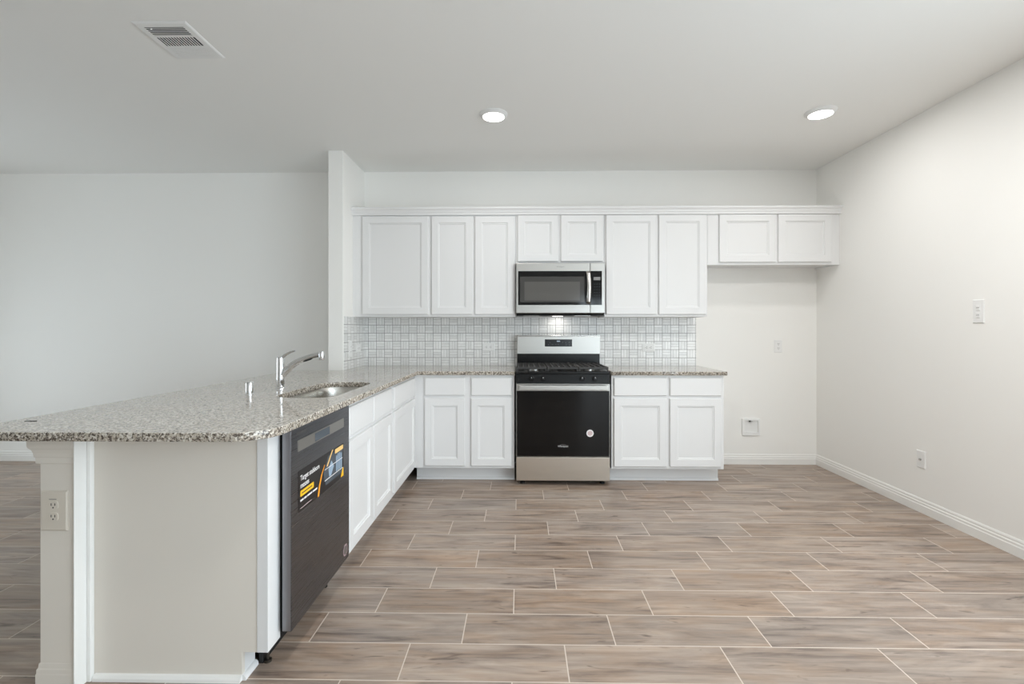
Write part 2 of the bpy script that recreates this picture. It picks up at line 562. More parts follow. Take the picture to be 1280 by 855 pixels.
upper('upper_cabinet', WX1, -.789, U_Z0, [(-1.385, -.805)], 1.393, 2.252, 'tall white upper cabinet with one wide door, next to the wall stub')
upper('upper_cabinet', -.789, -.040, U_Z0, [(-.775, -.416), (-.394, -.050)], 1.393, 2.252, 'white two-door upper cabinet directly left of the microwave')
upper('upper_cabinet', -.038, .735, 1.836, [(-.020, .332), (.357, .722)], 1.855, 2.258, 'short white two-door cabinet directly above the microwave')
upper('upper_cabinet', .737, 1.630, U_Z0, [(.750, 1.187), (1.208, 1.614)], 1.393, 2.258, 'tall white two-door upper cabinet right of the microwave')
upper('upper_cabinet', 1.632, RX, 1.822, [(1.730, 2.213), (2.235, 2.690)], 1.845, 2.258, 'short white two-door cabinet over the empty fridge space')
bm = B()
CR = [(.0, 2.262), (.020, 2.262), (.022, 2.280), (.027, 2.286), (.030, 2.300), (.040, 2.312), (.042, 2.316), (.042, 2.328), (.0, 2.328)]
prism(bm, CR, lambda u, v, w_: (w_, UF+.0-u, v), WX1-.001, RX)
# back part closes the crown on top of the boxes
tag(obj('crown_molding', bm, M['cabinet'], org=(0, UF, 2.262)), 'white crown moulding running along the top of all upper cabinets', 'moulding')

# ------------------------------------------------------------------ base cabinets
FF = 3.935      # face frame front of the back run
TZ = .115
CT = .889
def toe_front(r, x0, x1, y=4.052):
    bm = B(); box(bm, x0, x1, y, y+.015, 0, TZ+.01)
    t = obj('toe_kick', bm, M['cabinet'], r)
    bm = B(); prism(bm, [(0, 0), (.014, 0), (.012, .012), (.006, .018), (0, .020)], lambda u, v, w_: (w_, y-u, v), x0, x1)
    obj('shoe_moulding', bm, M['cabinet'], t)
def base_front(name, x0, x1, units, label, right_end=False):
    r = thing(name, ((x0+x1)/2, 4.3, 0), label, 'cabinet', 'white base cabinets')
    bm = B(); box(bm, x0, x1, FF+.018, BY-.002, TZ+.01, CT-.001)
    obj('cabinet_body', bm, M['cabinet'], r)
    bm = B(); box(bm, x0, x1, FF, FF+.018, TZ+.01, CT-.001, .001)
    obj('face_frame', bm, M['cabinet'], r)
    for a, b in units:
        door(r, 'front', FF, a, b, .722, .868, 'drawer')
        door(r, 'front', FF, a, b, .147, .698)
    toe_front(r, x0, x1)
    return r
PF = -.872      # peninsula face-frame plane (faces +x)
base_front('base_cabinet', PF+.001, -.046, [(-.779, -.452), (-.399, -.070)], 'white base cabinet directly left of the range, two drawers over two doors')
base_front('base_cabinet', .745, 1.655, [(.764, 1.190), (1.216, 1.630)], 'white base cabinet right of the range, two drawers over two doors')

PTX = -.975
def pen(name, y0, y1, units, label):
    r = thing(name, (-1.2, (y0+y1)/2, 0), label, 'cabinet', 'white base cabinets')
    bm = B(); box(bm, PX1+.002, PF-.018, y0, y1, TZ, .62)
    box(bm, PX1+.002, PX1+.02, y0, y1, .62, CT-.001)
    box(bm, PX1+.02, PF-.018, y0, y0+.016, .62, CT-.001); box(bm, PX1+.02, PF-.018, y1-.016, y1, .62, CT-.001)
    obj('cabinet_body', bm, M['cabinet'], r)
    bm = B(); box(bm, PF-.018, PF, y0, y1, TZ, CT-.001, .001)
    obj('face_frame', bm, M['cabinet'], r)
    for a, b in units:
        door(r, 'east', PF, a, b, .722, .868, 'drawer' if name == 'corner_cabinet' else 'false_drawer')
        door(r, 'east', PF, a, b, .147, .698)
    bm = B(); box(bm, PTX-.015, PTX, y0, y1 if y1 < 3.9 else 4.05, 0, TZ)
    t = obj('toe_kick', bm, M['cabinet'], r)
    bm = B(); prism(bm, [(0, 0), (.014, 0), (.012, .012), (.006, .018), (0, .020)], lambda u, v, w_: (PTX+u, w_, v), y0, y1 if y1 < 3.9 else 4.036)
    obj('shoe_moulding', bm, M['cabinet'], t)
    return r
pen('sink_cabinet', 2.385, 3.222, [(2.397, 2.785), (2.800, 3.205)], 'white sink base cabinet in the peninsula, next to the dishwasher')
pen('corner_cabinet', 3.224, FF+.0, [(3.262, 3.905)], 'white corner base cabinet with one drawer and one door, beyond the sink cabinet')

# end panel of the peninsula beside the dishwasher (faces the camera)
r = thing('end_panel', (-1.2, 1.70, 0), 'large plain off-white end panel closing the near end of the peninsula', 'panel')
EP = 1.71
bm = B()
f = lambda u, v, w_: (u, w_, v)
prism(bm, [(PX1+.001, .0), (-.998, .0), (-.998, .102), (-.944, .102), (-.944, CT-.001), (PX1+.001, CT-.001)], f, EP, EP+.018)
obj('panel', bm, M['panel'], r)
bm = B(); box(bm, -.943, -.902, EP-.003, 1.795, .102, CT-.001, .0015)
obj('stile', bm, M['cabinet'], r)
bm = B(); prism(bm, [(0, 0), (.016, 0), (.014, .010), (.008, .018), (0, .021)], lambda u, v, w_: (w_, EP-u, v), PX1+.022, -.998)
obj('shoe_moulding', bm, M['trim'], r)
bm = B(); box(bm, -1.012, -.998, EP+.018, 1.795, 0, .10)
tk = obj('toe_kick', bm, M['cabinet'], r)
bm = B(); prism(bm, [(0, 0), (.014, 0), (.012, .012), (.006, .018), (0, .020)], lambda u, v, w_: (-.998+u, w_, v), EP, 1.795)
obj('shoe_moulding', bm, M['cabinet'], tk)

# ------------------------------------------------------------------ countertops
def slab(name, outer, inner, z0, z1, label):
    c = bpy.data.curves.new(name, 'CURVE'); c.dimensions = '2D'; c.fill_mode = 'BOTH'
    for pts in [outer]+([inner] if inner else []):
        s = c.splines.new('POLY'); s.points.add(len(pts)-1)
        for p, q in zip(s.points, pts): p.co = (q[0], q[1], 0, 1)
        s.use_cyclic_u = True
    c.extrude = (z1-z0)/2-.003; c.bevel_depth = .003; c.bevel_resolution = 2; c.offset = -.003
    o = bpy.data.objects.new(name, c); COL.objects.link(o)
    dg = bpy.context.evaluated_depsgraph_get()
    me = bpy.data.meshes.new_from_object(o.evaluated_get(dg))
    COL.objects.unlink(o); bpy.data.objects.remove(o)
    bm = B(); bm.from_mesh(me); bpy.data.meshes.remove(me)
    bmesh.ops.remove_doubles(bm, verts=bm.verts, dist=.0001)
    for v in bm.verts: v.co.z += (z0+z1)/2
    cx = sum(p[0] for p in outer)/len(outer); cy = sum(p[1] for p in outer)/len(outer)
    bm.normal_update()
    for fc in bm.faces:
        if abs(fc.normal.z) < .5: fc.material_index = 1
    return tag(obj(name, bm, [M['granite'], M['granite_edge']], org=(cx, cy, z0)), label, 'countertop')
SX0, SX1, SY0, SY1 = -1.262, -.943, 2.375, 3.10
ZS0, ZS1 = .8895, .920
def arc(cx, cy, r_, a0, a1, n=10):
    return [(cx+r_*math.cos(math.radians(a0+(a1-a0)*k/n)), cy+r_*math.sin(math.radians(a0+(a1-a0)*k/n))) for k in range(n+1)]
NY, NXR, NXL = 1.565, -.836, -1.90
outer = arc(NXL+.03, NY+.03, .03, 180, 270, 5) + arc(NXR-.13, NY+.13, .13, 270, 360) + \
    [(NXR, 3.905), (-.043, 3.905), (-.043, BY-.001), (WX1+.001, BY-.001), (WX1+.001, WY-.001), (NXL+.04, WY-.001), (NXL, WY-.04)]
inner = rrect(SX0, SX1, SY0, SY1, [.10, .13, .13, .10], 8)
ct = slab('countertop', outer, inner, ZS0, ZS1, 'speckled granite countertop of the peninsula with the sink cut-out')
slab('countertop', [(.745, 3.905), (1.672, 3.905), (1.672, BY-.001), (.745, BY-.001)], None, ZS0, ZS1,
     'short speckled granite countertop right of the range')
bm = B(); prism(bm, rrect(-1.838, -1.796, 1.750, 1.762, .005, 4), lambda u, v, w_: (u, v, w_), ZS1-.0002, ZS1+.001)
tag(obj('surface_chip', bm, M['dark'], ct), 'small dark mark on the granite')

# sink bowl
r = thing('sink', (-1.108, 2.75, .70), 'stainless steel undermount sink bowl set into the granite peninsula', 'sink')
bm = B()
prev = None
loops = [(-.004, ZS0+.0), (.0, ZS0-.001), (.006, .86), (.012, .76), (.030, .722), (.07, .712), (.12, .708)]
for d, z in [(-.022, ZS0-.0005)]+loops:
    rr = [max(.02, q-d*.6) for q in (.10, .13, .13, .10)]
    pts = rrect(SX0+d, SX1-d, SY0+d, SY1-d, rr, 8)
    ring = [bm.verts.new((a, b, z)) for a, b in pts]
    if prev:
        n = len(ring)
        for i in range(n): bm.faces.new((prev[i], prev[(i+1) % n], ring[(i+1) % n], ring[i]))
    prev = ring
bm.faces.new(prev)
o = obj('bowl', bm, M['sink_steel'], r, smooth=True)
bm = B(); lathe(bm, [(.0, .0), (.045, .0), (.045, .002), (.030, .003), (.028, -.0), (.0, -.0)][1:5], (-1.108, 2.75, .709))
obj('drain', bm, M['chrome'], r, smooth=True)

# faucet
FX, FY = -1.378, 2.745
r = thing('faucet', (FX, FY, ZS1), 'chrome single-lever pull-out kitchen faucet arching over the sink', 'faucet')
bm = B(); lathe(bm, [(.029, 0), (.029, .006), (.026, .010), (.022, .012)], (FX, FY, ZS1)); obj('base_flange', bm, M['chrome'], r, True)
bm = B(); lathe(bm, [(.0205, .010), (.0215, .03), (.021, .10), (.0205, .172), (.0195, .180), (.012, .183)], (FX, FY, ZS1)); obj('faucet_body', bm, M['chrome'], r, True)
def bez(p0, p1, p2, p3, n):
    out = []
    for k in range(n+1):
        t_ = k/n; a = 1-t_
        out.append(Vector(p0)*a**3+Vector(p1)*3*a*a*t_+Vector(p2)*3*a*t_*t_+Vector(p3)*t_**3)
    return out
sp = bez((FX+.008, FY, 1.003), (FX+.06, FY, 1.06), (FX+.14, FY, 1.108), (FX+.235, FY, 1.117), 18)
bm = B(); tube(bm, sp, [.025-.011*min(1, (k/18)*1.5) for k in range(19)], 18, .72); spout = obj('spout', bm, M['chrome'], r, True)
bm = B(); lathe(bm, [(.015, -.030), (.0165, -.026), (.0165, .004), (.015, .016), (.008, .018)], (FX+.238, FY, 1.116)); obj('spray_head', bm, M['chrome'], r, True)
bm = B(); tube(bm, [sp[10]-Vector((0, 0, .011)), sp[12]-Vector((0, 0, .014)), sp[14]-Vector((0, 0, .014)), sp[15]-Vector((0, 0, .010))], [.003, .006, .006, .003], 8, 1.4)
obj('spray_button', bm, M['matte_black'], spout, True)
lv = bez((FX+.010, FY, 1.098), (FX+.018, FY, 1.110), (FX+.045, FY, 1.130), (FX+.082, FY, 1.138), 10)
bm = B(); tube(bm, lv, [.010-.005*k/10 for k in range(11)], 12, 1.5); obj('lever_handle', bm, M['chrome'], r, True)
# air gap
bm = B(); lathe(bm, [(.021, 0), (.021, .005), (.0185, .008), (.0185, .062), (.016, .069), (.008, .071)], (-1.405, 2.475, ZS1))
tag(obj('sink_air_gap', bm, M['chrome'], smooth=True), 'small chrome cylinder cap standing on the granite left of the faucet', 'air gap')

# ------------------------------------------------------------------ backsplash
r = thing('backsplash', (0, BY, .92), 'white and grey basket-weave tile backsplash behind range and counters', 'backsplash')
bm = B(); box(bm, WX1+.006, 1.651, BY-.007, BY-.0005, ZS1+.0005, 1.3715)
obj('tile_field', bm, M['tile_x'], r)
bm = B(); box(bm, WX1+.0005, WX1+.006, 4.0, BY-.0005, ZS1+.0005, 1.3715)
obj('side_tile_field', bm, M['tile_y'], r)

# ------------------------------------------------------------------ dishwasher
DY0, DY1, DX = 1.800, 2.381, -.850
r = thing('dishwasher', (-1.15, 2.09, 0), 'dark stainless dishwasher with promotional label under the peninsula counter', 'dishwasher')
bm = B(); box(bm, PX1+.03, -.925, DY0+.003, DY1-.003, .12, .86); obj('tub', bm, M['matte_black'], r)
bm = B(); box(bm, -.925, -.885, DY0+.004, DY1-.004, .115, .878, .002); obj('inner_door', bm, M['matte_black'], r)
DW0, DW1 = 1.775, 2.378
# door skin: split so a pocket handle sits in it
bm = B(); box(bm, -.885, DX, DW0, DW1, .135, .883, .003, 2)
dr = obj('door', bm, M['dark_steel'], r)
bm = B(); box(bm, -.884, DX-.003, DW0-.0012, DW0, .138, .880, .0004); obj('side_edge', bm, M['edge_metal'], dr)
fe = mapf('east', DX)
bm = B(); prism(bm, rrect(1.822, 2.30, .792, .835, .004, 3), lambda u, v, w_: fe(u, v, w_), -.0003, .0025)
hp = obj('handle_plate', bm, M['steel'], dr)
bm = B(); rings_rect(bm, mapf('east', DX+.0005), 1.975, 2.125, .797, .830, [(0, 0), (0, .0030), (.003, .0030), (.008, .0024)])
obj('pocket_handle', bm, M['paper_grey'], hp)
text_mesh('logo_text', 'Whirlpool', .020, lambda u, v, w_: fe(1.815+u, .876-.020+v, w_), M['dark_badge'], dr)
# black toe plate and feet
bm = B(); box(bm, -.985, -.970, 1.80, DY1, .0, .118); obj('toe_kick', bm, M['matte_black'], r)
for fx, fy in ((-.958, 1.812), (-.958, 2.34)):
    bm = B(); lathe(bm, [(.014, 0), (.014, .008), (.005, .010), (.005, .118)], (fx, fy, 0), seg=16)
    obj('levelling_foot', bm, M['matte_black'] if fy > 2 else M['brass'], r, True)
# promotional label
LY0, LY1, LZ0, LZ1 = 1.828, 2.300, .556, .716
bm = B(); prism(bm, rrect(LY0, LY1, LZ0, LZ1, .006, 3), lambda u, v, w_: fe(u, v, w_), .0002, .0010)
lb = obj('promotional_label', bm, M['paper_black'], r)
tag(lb, 'black promotional label')
fl = lambda u0, v0, s=.001: (lambda u, v, w_: fe(u0+u, v0+v, w_+s))
text_mesh('label_text', 'Target stubborn', .029, fl(1.845, .674), M['paper_white'], lb, sx=.92, bold=.0002)
text_mesh('label_text', 'messes', .029, fl(1.845, .645), M['paper_white'], lb, sx=.92, bold=.0002)
def flat(name, pts, m, s0=.001, s1=.0014):
    bm = B(); prism(bm, pts, fe, s0, s1); return obj(name, bm, M[m], lb)
flat('yellow_tab', rrect(1.845, 1.965, .612, .635, .003, 3), 'paper_yellow')
flat('small_print', [(1.857, .6215), (1.950, .6215), (1.950, .6255), (1.857, .6255)], 'slot', .0014, .0016)
for k, (a, b) in enumerate(((1.845, 1.872), (1.878, 1.900), (1.906, 1.950), (1.956, 1.999))):
    flat('small_print', [(a, .5935), (b, .5935), (b, .6005), (a, .6005)], 'paper_white')
flat('small_print', [(1.845, .5665), (1.945, .5665), (1.945, .5685), (1.845, .5685)], 'sticker_pink')
# picture on the label: rack with glasses, a spray jet and a curved orange stripe
flat('label_picture', [(2.085, .580), (2.285, .580), (2.285, .700), (2.115, .700), (2.065, .640)], 'paper_grey')
cv = [(2.010, .557), (2.022, .600), (2.045, .640), (2.075, .672)]
cw = [(.016), (.014), (.011), (.007)]
flat('orange_stripe', [(a-w_/2, b) for (a, b), w_ in zip(cv, cw)]+[(a+w_/2, b) for (a, b), w_ in reversed(list(zip(cv, cw)))], 'paper_orange', .0014, .0018)
flat('spray_jet', [(2.096, .660), (2.158, .716), (2.172, .716), (2.106, .656)], 'paper_cream', .0014, .0018)
flat('picture_glass', [(2.125, .606), (2.145, .606), (2.178, .640), (2.150, .672), (2.118, .640)], 'paper_blue', .0014, .0018)
for k in range(4): flat('picture_plate', rrect(2.205+.019*k, 2.217+.019*k, .604, .678+(.006 if k in (1, 2) else 0), .005, 3), 'paper_blue', .0014, .0018)
for z_ in (.648, .600): flat('picture_rack', [(2.075, z_), (2.285, z_), (2.285, z_+.003), (2.075, z_+.003)], 'paper_white', .0016, .0020)
flat('yellow_tab', rrect(2.192, 2.292, .690, .710, .003, 3), 'paper_cream', .0014, .0018)
flat('yellow_corner', [(2.262, .560), (2.297, .560), (2.297, .600), (2.286, .600)], 'paper_yellow', .0014, .0018)
bm = B(); lathe(bm, [(.028, 0), (.028, .0008)], (DX+.0002, 2.325, .188), 'x', 28)
st = obj('round_sticker', bm, M['sticker_dull'], r)
bm = B(); lathe(bm, [(.020, 0), (.020, .0004)], (DX+.0010, 2.325, .188), 'x', 28); obj('sticker_print', bm, M['dark_badge'], st)

# ------------------------------------------------------------------ range
RX0, RX1, RF = -.030, .724, 3.885
r = thing('range', (.347, 4.2, 0), 'stainless and black freestanding gas range with black oven door', 'stove')
bm = B(); box(bm, RX0+.002, RX1-.002, RF+.03, 4.50, .035, .905, .002); obj('body', bm, M['matte_black'], r)
for fx in (RX0+.05, RX1-.05):
    for fy in (RF+.07, 4.44):
        bm = B(); lathe(bm, [(.020, 0), (.020, .012), (.010, .015), (.010, .036)], (fx, fy, 0), seg=16); obj('foot', bm, M['matte_black'], r, True)
bm = B(); box(bm, RX0, RX1, RF, RF+.03, .040, .230, .003, 2); obj('storage_drawer', bm, M['floor_lit_steel'], r)
bm = B(); box(bm, RX0, RX1, RF, RF+.03, .234, .822, .003, 2); od = obj('oven_door', bm, M['steel'], r)
bm = B(); box(bm, RX0+.004, RX1-.004, RF-.004, RF+.001, .238, .766, .0015); dg_ = obj('door_glass', bm, M['glass'], od)
bm = B(); prism(bm, rrect(RX0+.14, RX1-.14, .33, .70, .012, 4), lambda u, v, w_: (u, RF-.0042-w_, v), 0, .0005)
obj('oven_window', bm, M['display'] if False else M['glass'], od)
bm = B(); box(bm, RX0+.022, RX1-.022, RF-.052, RF-.034, .774, .815, .006, 3); hd = obj('door_handle', bm, M['steel'], od)
for hx in (RX0+.045, RX1-.045):
    bm = B(); box(bm, hx-.014, hx+.014, RF-.036, RF+.001, .783, .806, .003, 2); obj('handle_bracket', bm, M['steel'], hd)
ff = lambda plane: (lambda u, v, w_: (u, plane-w_, v))
def ftext(name, s, size, x, z, plane, m, parent, **k):
    return text_mesh(name, s, size, lambda u, v, w_: (x+u, plane-w_, z+v), m, parent, **k)
ftext('logo_text', 'Whirlpool', .020, .346, .313, RF-.0042, M['badge'], od, align='CENTER', bold=.0003)
# swoosh around the word
bm = B()
pts = [(.346+.034*math.cos(a), RF-.0046, .320+.013*math.sin(a)) for a in [math.radians(q) for q in range(25, 165, 10)]]
tube(bm, pts, [.0006]*len(pts), 6); obj('logo_swoosh', bm, M['badge'], od)
bm = B(); lathe(bm, [(.029, 0), (.029, -.0008)], (.564, RF-.0042, .425), 'y', 32); st = obj('round_sticker', bm, M['paper_white'], od)
bm = B(); lathe(bm, [(.020, 0), (.020, -.0004)], (.564, RF-.0050, .425), 'y', 28); obj('sticker_print', bm, M['sticker_pink'], st)
# control panel (leans back slightly)
bm = B()
prism(bm, [(RF, .828), (RF+.03, .828), (RF+.06, .900), (RF+.010, .900)], lambda u, v, w_: (w_, u, v), RX0, RX1)
cp = obj('control_panel', bm, M['black'], r)
for kx in (.092, .186, .500, .604):
    bm = B(); lathe(bm, [(.021, 0), (.021, -.004), (.017, -.006), (.016, -.024), (.013, -.027)], (kx, RF+.006, .864), 'y', 28)
    kb = obj('knob', bm, M['black'], cp, True)
    bm = B(); box(bm, kx-.0015, kx+.0015, RF-.0225, RF-.020, .868, .879); obj('knob_pointer', bm, M['badge'], kb)
# cooktop
bm = B(); box(bm, RX0-.003, RX1+.003, RF-.004, 4.47, .902, .922, .005, 2); ck = obj('cooktop', bm, M['black'], r)
bx = [(.12, 4.03), (.12, 4.31), (.575, 4.03), (.575, 4.31)]
for (a, b) in bx:
    bm = B(); lathe(bm, [(.048, 0), (.048, .008), (.038, .014), (.036, .014)], (a, b, .922), seg=28); bh = obj('burner', bm, M['aluminium'], ck, True)
    bm = B(); lathe(bm, [(.034, 0), (.034, .007), (.030, .009)], (a, b, .9365), seg=28); obj('burner_cap', bm, M['iron'], bh, True)
bm = B(); prism(bm, rrect(.315, .380, 4.05, 4.30, .03, 6), lambda u, v, w_: (u, v, w_), .922, .936); obj('centre_burner', bm, M['iron'], ck)
def grate(x0, x1):
    y0, y1 = 3.905, 4.43
    bm = B(); z0, z1, t_ = .938, .956, .013
    box(bm, x0, x1, y0, y0+t_, z0, z1, .002); box(bm, x0, x1, y1-t_, y1, z0, z1, .002)
    box(bm, x0, x0+t_, y0+t_, y1-t_, z0, z1, .002); box(bm, x1-t_, x1, y0+t_, y1-t_, z0, z1, .002)
    box(bm, x0+t_, x1-t_, (y0+y1)/2-t_/2, (y0+y1)/2+t_/2, z0, z1, .002)
    for k in range(1, 5):
        xx = x0+(x1-x0)*k/5
        box(bm, xx-.005, xx+.005, y0+t_, (y0+y1)/2-t_/2, z0+.004, z1-.0005, .001)
        box(bm, xx-.005, xx+.005, (y0+y1)/2+t_/2, y1-t_, z0+.004, z1-.0005, .001)
    for yy in (4.03, 4.31): box(bm, x0+t_, x1-t_, yy-.005, yy+.005, z0+.004, z1-.001, .001)
    for fx in (x0+.006, x1-.006):
        for fy in (y0+.006, y1-.006): box(bm, fx-.005, fx+.005, fy-.005, fy+.005, .921, z0+.001)
    obj('grate', bm, M['iron'], ck)
grate(RX0+.008, .216); grate(.222, .472); grate(.478, RX1-.008)
# backguard
bm = B(); box(bm, RX0+.004, RX1+.012, 4.455, 4.52, .905, 1.036, .002); obj('backguard_base', bm, M['black'], r)
bm = B(); box(bm, RX0+.004, RX1+.012, 4.425, 4.52, 1.036, 1.196, .003, 2); bg = obj('backguard', bm, M['steel'], r)
bm = B(); box(bm, RX0+.004, RX1+.012, 4.423, 4.522, 1.1965, 1.207, .002); obj('top_cap', bm, M['aluminium'], bg)
bm = B(); box(bm, .228, .478, 4.4225, 4.426, 1.104, 1.170, .001); dp = obj('display_panel', bm, M['display'], bg)
bm = B(); box(bm, .338, .368, 4.4215, 4.423, 1.148, 1.158); obj('clock_digits', bm, M['digit'], dp)
for k, (a, b) in enumerate([(.275, 1.140), (.262, 1.122), (.300, 1.122), (.330, 1.124), (.352, 1.124), (.392, 1.142), (.420, 1.140), (.452, 1.142), (.425, 1.120), (.452, 1.118)]):
    bm = B(); box(bm, a-.004, a+.004, 4.4218, 4.423, b-.0015, b+.0015); obj('touch_key', bm, M['dark_badge'], dp)

# ------------------------------------------------------------------ microwave
MX0, MX1, MF = -.034, .728, 4.145
r = thing('microwave', (.347, 4.34, 1.385), 'stainless over-the-range microwave mounted below the short cabinet', 'microwave')
bm = B(); box(bm, MX0+.003, MX1-.003, MF+.03, BY-.009, 1.395, 1.834, .002); obj('body', bm, M['matte_black'], r)
bm = B(); box(bm, MX0, .602, MF, MF+.03, 1.402, 1.833, .004, 2); md = obj('door', bm, M['steel'], r)
bm = B(); box(bm, .604, MX1, MF, MF+.03, 1.402, 1.833, .004, 2); mp = obj('control_column', bm, M['steel'], r)
bm = B(); box(bm, MX0+.018, .602, MF-.003, MF+.001, 1.472, 1.764, .001); mg = obj('door_glass', bm, M['glass'], md)
bm = B(); rings_rect(bm, mapf('front', MF-.003), MX0+.034, .553, 1.496, 1.716, [(0, 0), (0, .0006)]); obj('window_border', bm, M['window_edge'], mg)
bm = B(); rings_rect(bm, mapf('front', MF-.0036), MX0+.072, .515, 1.510, 1.672, [(0, 0), (0, .0006)]); obj('window_mesh', bm, M['window_glass'], mg)
hpnts = [(.584, MF-.006, 1.486), (.585, MF-.030, 1.500), (.588, MF-.040, 1.56), (.589, MF-.043, 1.62), (.588, MF-.040, 1.68), (.585, MF-.030, 1.740), (.584, MF-.006, 1.756)]
bm = B(); tube(bm, hpnts, [.017]*7, 14, .45, up=Vector((0, 1, 0))); obj('handle', bm, M['aluminium'], md, True)
bm = B(); box(bm, .606, .704, MF-.003, MF+.001, 1.472, 1.764, .001); cpn = obj('control_panel', bm, M['glass'], mp)
bm = B(); box(bm, .632, .690, MF-.0036, MF-.0028, 1.684, 1.712); obj('clock_display', bm, M['dark_badge'], cpn)
for iy in range(6):
    for ix in range(3):
        bm = B(); a, b = .636+ix*.021, 1.650-iy*.024
        box(bm, a, a+.009, MF-.0036, MF-.0028, b, b+.002); obj('touch_key', bm, M['paper_grey'], cpn)
ftext('logo_text', 'Whirlpool', .016, .347, 1.796, MF, M['dark_badge'], md, align='CENTER')
bm = B(); prism(bm, [(MF+.004, 1.402), (BY-.012, 1.402), (BY-.012, 1.384), (MF+.045, 1.384)], lambda u, v, w_: (w_, u, v), MX0+.004, MX1-.004)
mb_ = obj('underside', bm, M['matte_black'], r)
for hx in (.10, .55):
    bm = B(); box(bm, hx-.07, hx+.07, 4.24, 4.34, 1.381, 1.3845); obj('grease_filter', bm, M['aluminium'], mb_)
bm = B(); box(bm, .300, .394, 4.42, 4.47, 1.3815, 1.3845); obj('cooktop_light', bm, M['small_lens'], mb_)
l = bpy.data.lights.new('cooktop_lamp', 'AREA'); l.shape = 'RECTANGLE'; l.size = .09; l.size_y = .045
l.energy = .22; l.color = (1, .96, .9)
o = bpy.data.objects.new('cooktop_lamp', l); COL.objects.link(o); o.location = (.347, 4.445, 1.380)

# ------------------------------------------------------------------ outlets and switches
def plate(root, face, plane, u0, u1, v0, v1, th=.006, m='plastic'):
    bm = B(); rings_rect(bm, mapf(face, plane), u0, u1, v0, v1, [(0, 0), (0, th*.5), (.004, th)]); return obj('cover_plate', bm, M[m], root)
def receptacle(name, face, plane, uc, vc, w_, h_, label, cat='outlet', horizontal=False, m='plastic', nub=2):
    f = mapf(face, plane)
    r = thing(name, f(uc, vc, 0), label, cat)
    pl = plate(r, face, plane, uc-w_/2, uc+w_/2, vc-h_/2, vc+h_/2, m=m)
    offs = [-.020, .020] if nub == 2 else [0]
    for d in offs:
        cu, cvv = (uc+d, vc) if horizontal else (uc, vc+d)
        bm = B()
        prism(bm, rrect(cu-.0165, cu+.0165, cvv-.0145, cvv+.0145, .009, 5), lambda u, v, q: f(u, v, q), .0058, .0085)
        rc = obj('socket', bm, M[m], r)
        for s in (-.0065, .0065):
            a, b = (cu+.003, cvv+s) if horizontal else (cu+s, cvv+.003)
            ww, hh = (.0085, .0028) if horizontal else (.0028, .0085)
            bm = B(); prism(bm, [(a-ww/2, b-hh/2), (a+ww/2, b-hh/2), (a+ww/2, b+hh/2), (a-ww/2, b+hh/2)], lambda u, v, q: f(u, v, q), .0084, .0088)
            obj('slot', bm, M['slot'], rc)
        a, b = (cu-.008, cvv) if horizontal else (cu, cvv-.008)
        bm = B(); prism(bm, [(a+.0026*math.cos(t_), b+.0026*math.sin(t_)) for t_ in [2*PI*k/12 for k in range(12)]], lambda u, v, q: f(u, v, q), .0084, .0088)
        obj('slot', bm, M['slot'], rc)
    return r
TY = BY-.007
receptacle('wall_outlet', 'front', TY, -.296, 1.095, .118, .074, 'white horizontal outlet in the tile left of the range', horizontal=True)
receptacle('wall_outlet', 'front', TY, 1.205, 1.092, .118, .074, 'white horizontal outlet in the tile right of the range', horizontal=True)
receptacle('wall_outlet', 'east', WX1+.006, 4.34, 1.092, .118, .074, 'white outlet in the side tile, beside the back corner', horizontal=True)
receptacle('wall_outlet', 'front', BY, 2.414, 1.105, .074, .118, 'white vertical outlet on the plain wall of the fridge space')
f = mapf('west', RX)
r = thing('cable_jack', f(3.365, .365, 0), 'small white cable jack plate low on the right wall above the baseboard', 'wall jack')
plate(r, 'west', RX, 3.328, 3.402, .306, .424)
bm = B(); cyl(bm, f(3.365, .365, .0055), f(3.365, .365, .008), .009, seg=6); cyl(bm, f(3.365, .365, .008), f(3.365, .365, .016), .0048, seg=16)
obj('connector', bm, M['aluminium'], r)
for dz in (-.042, .042):
    bm = B(); cyl(bm, f(3.365, .365+dz, .0055), f(3.365, .365+dz, .0068), .003, seg=12); obj('screw', bm, M['plastic'], r)
pr = receptacle('wall_outlet', 'front', PY, -1.625, .628, .094, .140, 'large beige outlet on the end of the low wall under the granite', m='beige_plastic')
bm = B(); box(bm, -1.641, -1.615, PY-.0068, PY-.0055, .668, .6695); obj('printed_line', bm, M['slot'], pr)
def switch(name, face, plane, uc, vc, label, n=1):
    f = mapf(face, plane); r = thing(name, f(uc, vc, 0), label, 'switch')
    plate(r, face, plane, uc-.037, uc+.037, vc-.059-.012, vc+.059+.012)
    for s in (-.022, .022)[:2]:
        bm = B(); rings_rect(bm, f, uc-.013, uc+.013, vc+s-.017, vc+s+.017, [(0, .0055), (0, .007), (.002, .0085)]); obj('rocker', bm, M['plastic'], r)
        bm = B(); prism(bm, [(uc-.010, vc+s-.002), (uc+.010, vc+s-.002), (uc+.010, vc+s+.001), (uc-.010, vc+s+.001)], f, .0084, .0088); obj('rocker_line', bm, M['dark_badge'], r)
    return r
switch('light_switch', 'west', RX, 2.948, 1.370, 'white double rocker switch high on the right wall')
switch('light_switch', 'east', WX1+.006, 4.135, 1.092, 'white switch plate in the side tile, near the wall stub front edge')

